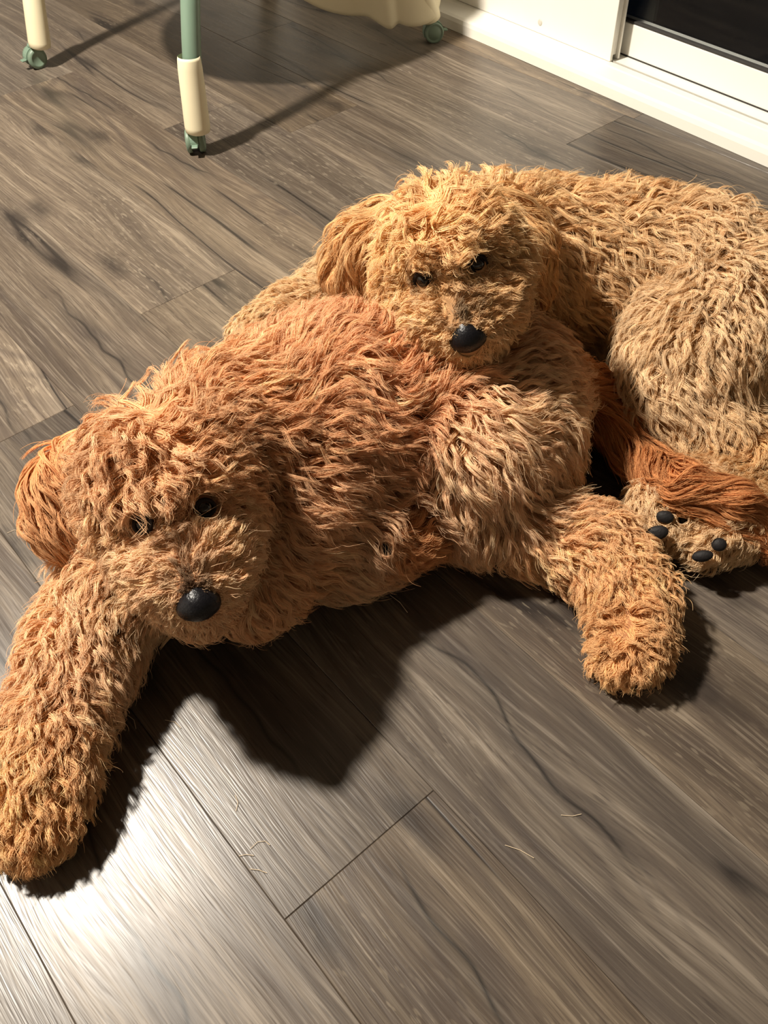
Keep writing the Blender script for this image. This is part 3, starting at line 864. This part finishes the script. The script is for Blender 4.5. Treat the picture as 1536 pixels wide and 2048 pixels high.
sub_part('ear', [bone((185, 895, .225), (122, 955, .195), 42, 42, col=(.76, .44, .22), **ek), bone((122, 955, .195), (122, 1040, .16), 42, 38, col=(.68, .35, .16), **ek),
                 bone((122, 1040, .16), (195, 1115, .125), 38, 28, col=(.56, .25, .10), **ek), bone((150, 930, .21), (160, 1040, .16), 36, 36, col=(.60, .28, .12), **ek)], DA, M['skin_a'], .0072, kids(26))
sub_part('ear', [bone((500, 880, .225), (548, 950, .185), 36, 42, col=(.70, .37, .16), **ek), bone((548, 950, .185), (572, 1050, .145), 42, 46, col=(.75, .43, .20), **ek),
                 bone((572, 1050, .145), (560, 1130, .115), 46, 36, col=(.76, .45, .22), **ek)], DA, M['skin_a'], .0072, kids(26))
tk = dict(L=.075, loft=.006, amp=.005, cyc=.8, grav=.25, clump=.9, col=(.62, .28, .11))
sub_part('tail', [bone((1110, 745, .12), (1180, 790, .085), 40, 32, **tk), bone((1180, 790, .085), (1232, 860, .06), 32, 27, **tk), bone((1232, 860, .06), (1275, 925, .06), 27, 24, **tk),
                  bone((1275, 925, .06), (1370, 970, .095), 24, 24, **tk), bone((1370, 970, .095), (1450, 1000, .09), 24, 24, **tk), bone((1450, 1000, .09), (1560, 1070, .05), 24, 20, **tk)],
         DA, M['skin_a'], .0062, kids(26), res=.005)
# ================================================================== rear dog: golden
DB = empty('dog')
tag(DB, 'golden blond curly dog curled up behind with its chin resting on the apricot dog', 'dog', 'curly dogs on the floor')
GO, GO_L, GO_D = (0.91, 0.63, 0.345), (0.93, 0.68, 0.41), (0.85, 0.53, 0.25)
HB = Head((885, 470, .34), (935, 672), math.radians(2), math.radians(24), .93)
topB = HB(0, -.02, .06); bridgeB = HB(0, .15, .035)
hk = dict(col=(0.91, 0.60, 0.31), grav=0.15)
bones = [
    HB.bone((0, .008, -.010), None, .062, L=.048, loft=.015, amp=.006, cyc=1.3, rad=topB, **hk),
    HB.bone((0, .024, .010), None, .053, L=.030, loft=.014, amp=.007, cyc=1.7, rad=topB, **hk),
    HB.bone((-.032, .046, .014), None, .026, L=.018, loft=.007, amp=.004, rad=topB, **hk),
    HB.bone((.032, .046, .014), None, .026, L=.018, loft=.007, amp=.004, rad=topB, **hk),
    HB.bone((-.046, .042, -.038), (-.042, .07, -.042), .043, .032, L=.032, loft=.012, amp=.004, flow=-HB.x * .5 + HB.y * .6 - HB.z * .5, **hk),
    HB.bone((.046, .042, -.038), (.042, .07, -.042), .043, .032, L=.032, loft=.012, amp=.004, flow=HB.x * .5 + HB.y * .6 - HB.z * .5, **hk),
    HB.bone((0, .070, -.004), (0, .125, -.006), .045, .042, L=.019, loft=.005, amp=.0015, cyc=.8, rad=bridgeB, mess=.3, col=(.91, .61, .33), grav=.1),
    HB.bone((-.032, .100, -.012), None, .041, L=.022, loft=.006, amp=.0015, rad=bridgeB, mess=.3, col=(.91, .61, .33), grav=.3),
    HB.bone((.032, .100, -.012), None, .041, L=.022, loft=.006, amp=.0015, rad=bridgeB, mess=.3, col=(.91, .61, .33), grav=.3),
    HB.bone((0, .08, -.050), (0, .135, -.045), .036, .028, L=.030, loft=.008, amp=.003, flow=HB.y * .7 - HB.z * .6, **hk),
    bone((975, 480, .22), (1085, 520, .15), 95, 112, L=.055, loft=.016, amp=.006, col=GO, grav=.8),
    bone((1085, 520, .15), (1250, 530, .135), 112, 116, L=.062, loft=.015, amp=.008, cyc=1.4, col=GO, grav=1.6),
    bone((1250, 530, .135), (1400, 560, .13), 116, 118, L=.058, loft=.015, amp=.008, cyc=1.5, col=GO_L, grav=1.4),
    bone((1400, 562, .13), (1500, 640, .112), 118, 104, L=.050, loft=.015, amp=.008, cyc=1.7, col=GO_L, grav=1.0),
    bone((1110, 570, .105), (1260, 590, .095), 105, 100, L=.060, loft=.012, amp=.007, cyc=1.4, col=GO_L, grav=1.6),
    bone((930, 560, .13), (1050, 560, .12), 110, 110, L=.050, loft=.012, amp=.006, col=GO, grav=1.2),
    bone((1440, 660, .125), (1375, 730, .11), 118, 105, L=.055, loft=.014, amp=.006, col=GO_L, grav=.5, grp='hind_leg', flow=RW[:, 1] * .8 - RW[:, 0] * .35),
    bone((1375, 720, .115), (1345, 800, .08), 108, 75, L=.050, loft=.012, amp=.005, col=GO_L, grav=.5, grp='hind_leg', flow=RW[:, 1] * .9 - RW[:, 0] * .1),
    bone((1345, 800, .08), (1430, 880, .055), 75, 52, L=.042, loft=.010, amp=.005, col=GO, grav=.4, grp='hind_leg', flow=RW[:, 1] * .8 + RW[:, 0] * .4),
    bone((1430, 880, .055), (1560, 940, .048), 56, 50, L=.038, loft=.010, amp=.005, col=GO_D, grav=.3, grp='hind_leg', flow=RW[:, 1] * .6 + RW[:, 0] * .6),
    bone((1560, 950, .045), (1420, 990, .042), 45, 42, L=.030, loft=.008, amp=.003, col=GO, grav=.2, grp='hind_leg'),
    bone((1420, 990, .042), (1310, 1015, .045), 42, 46, L=.024, loft=.007, amp=.002, col=(.93, .69, .42), grav=.2, grp='hind_leg'),
    bone((1325, 1030, .045), (1318, 1058, .042), 44, 34, L=.016, loft=.005, amp=.002, col=(.90, .64, .38), grav=.2, grp='hind_leg'),
    bone((1560, 1030, .040), (1440, 1060, .042), 42, 44, L=.028, loft=.008, amp=.003, col=GO, grav=.2, grp='hind_leg_far'),
    bone((1425, 1068, .044), (1405, 1090, .040), 46, 36, L=.018, loft=.005, amp=.002, col=(.93, .69, .42), grav=.2, grp='hind_leg_far'),
    bone((800, 545, .13), (690, 575, .085), 62, 46, L=.045, loft=.010, amp=.004, col=(.92, .65, .37), grav=.3, grp='front_leg'),
    bone((690, 575, .085), (570, 640, .050), 46, 38, L=.036, loft=.009, amp=.003, col=(.92, .66, .38), grav=.3, grp='front_leg'),
    bone((570, 640, .050), (505, 672, .038), 38, 34, L=.028, loft=.008, amp=.003, col=(.92, .66, .38), grav=.2, grp='front_leg'),
]
eyesB = [(-.032, .066, .042), (.032, .066, .042)]; tipB = (0, .146, .016)
bodyB = Body(bones, 0.011)
VB, FB = bodyB.mesh(0.0075)
fast_mesh('body', VB, FB, M['skin_b'], DB)
mo, bl, pt = face_mods(HB, eyesB, tipB, (.22, .15, .11))
for gname, (P, C, R) in grow(bodyB, VB, FB, 0.0070, kids(26), mods=mo, block=bl, part=pt + pad_frames(PADS_B)).items():
    fur_obj(gname.replace('_far', '') + '_fur', P, C, R, DB)
face_parts(HB, eyesB, tipB, 1.0, DB, .0108)
ek = dict(L=.058, loft=.010, amp=.004, cyc=1.0, grav=.6, clump=.8)
sub_part('ear', [bone((790, 440, .30), (740, 490, .265), 44, 46, col=(.86, .57, .29), **ek), bone((740, 490, .265), (715, 540, .225), 46, 42, col=(.82, .50, .24), **ek),
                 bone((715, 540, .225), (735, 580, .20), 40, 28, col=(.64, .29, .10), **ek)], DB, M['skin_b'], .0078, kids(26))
sub_part('ear', [bone((985, 420, .30), (1030, 490, .255), 44, 46, col=(.80, .51, .24), **ek), bone((1030, 490, .255), (1040, 570, .20), 46, 38, col=(.78, .47, .22), **ek)], DB, M['skin_b'], .0078, kids(26))
pads(PADS_B, DB)
pads(PADS_A, DA)

# hairs the dogs have dropped on the boards
V, Fc = [], []
for pts in ([(478, 1712), (492, 1709), (508, 1711)], [(500, 1698), (515, 1684), (530, 1682), (540, 1690)], [(500, 1738), (518, 1740), (534, 1746)], [(470, 1590), (476, 1605), (472, 1622)],
            [(1122, 1630), (1145, 1632), (1163, 1628)], [(1424, 1152), (1434, 1146), (1446, 1134)], [(1430, 1140), (1442, 1142), (1456, 1138)], [(780, 1190), (800, 1205), (815, 1225)],
            [(255, 1430), (268, 1440), (272, 1458)], [(330, 1440), (350, 1444), (362, 1456)], [(1010, 1690), (1040, 1700), (1068, 1716)], [(14, 1066), (28, 1060), (44, 1062)]):
    W3 = [Q(x, y, .0012) for x, y in pts]; b0 = len(V); r = .00032
    for i, p in enumerate(W3):
        t = _n(W3[min(i + 1, len(W3) - 1)] - W3[max(i - 1, 0)]); a = np.array([-t[1], t[0], 0])
        for k in range(4):
            q = k * math.pi / 2
            V.append(p + r * (math.cos(q) * a + math.sin(q) * np.array([0, 0, 1])))
    for i in range(len(W3) - 1):
        for k in range(4):
            Fc.append((b0 + i * 4 + k, b0 + i * 4 + (k + 1) % 4, b0 + i * 4 + 4 + (k + 1) % 4, b0 + i * 4 + 4 + k))
sh = mesh_obj('shed_hairs', V, Fc, M['hair'])
tag(sh, 'pale loose dog hairs scattered on the floor planks', 'dog hair', kind='stuff')
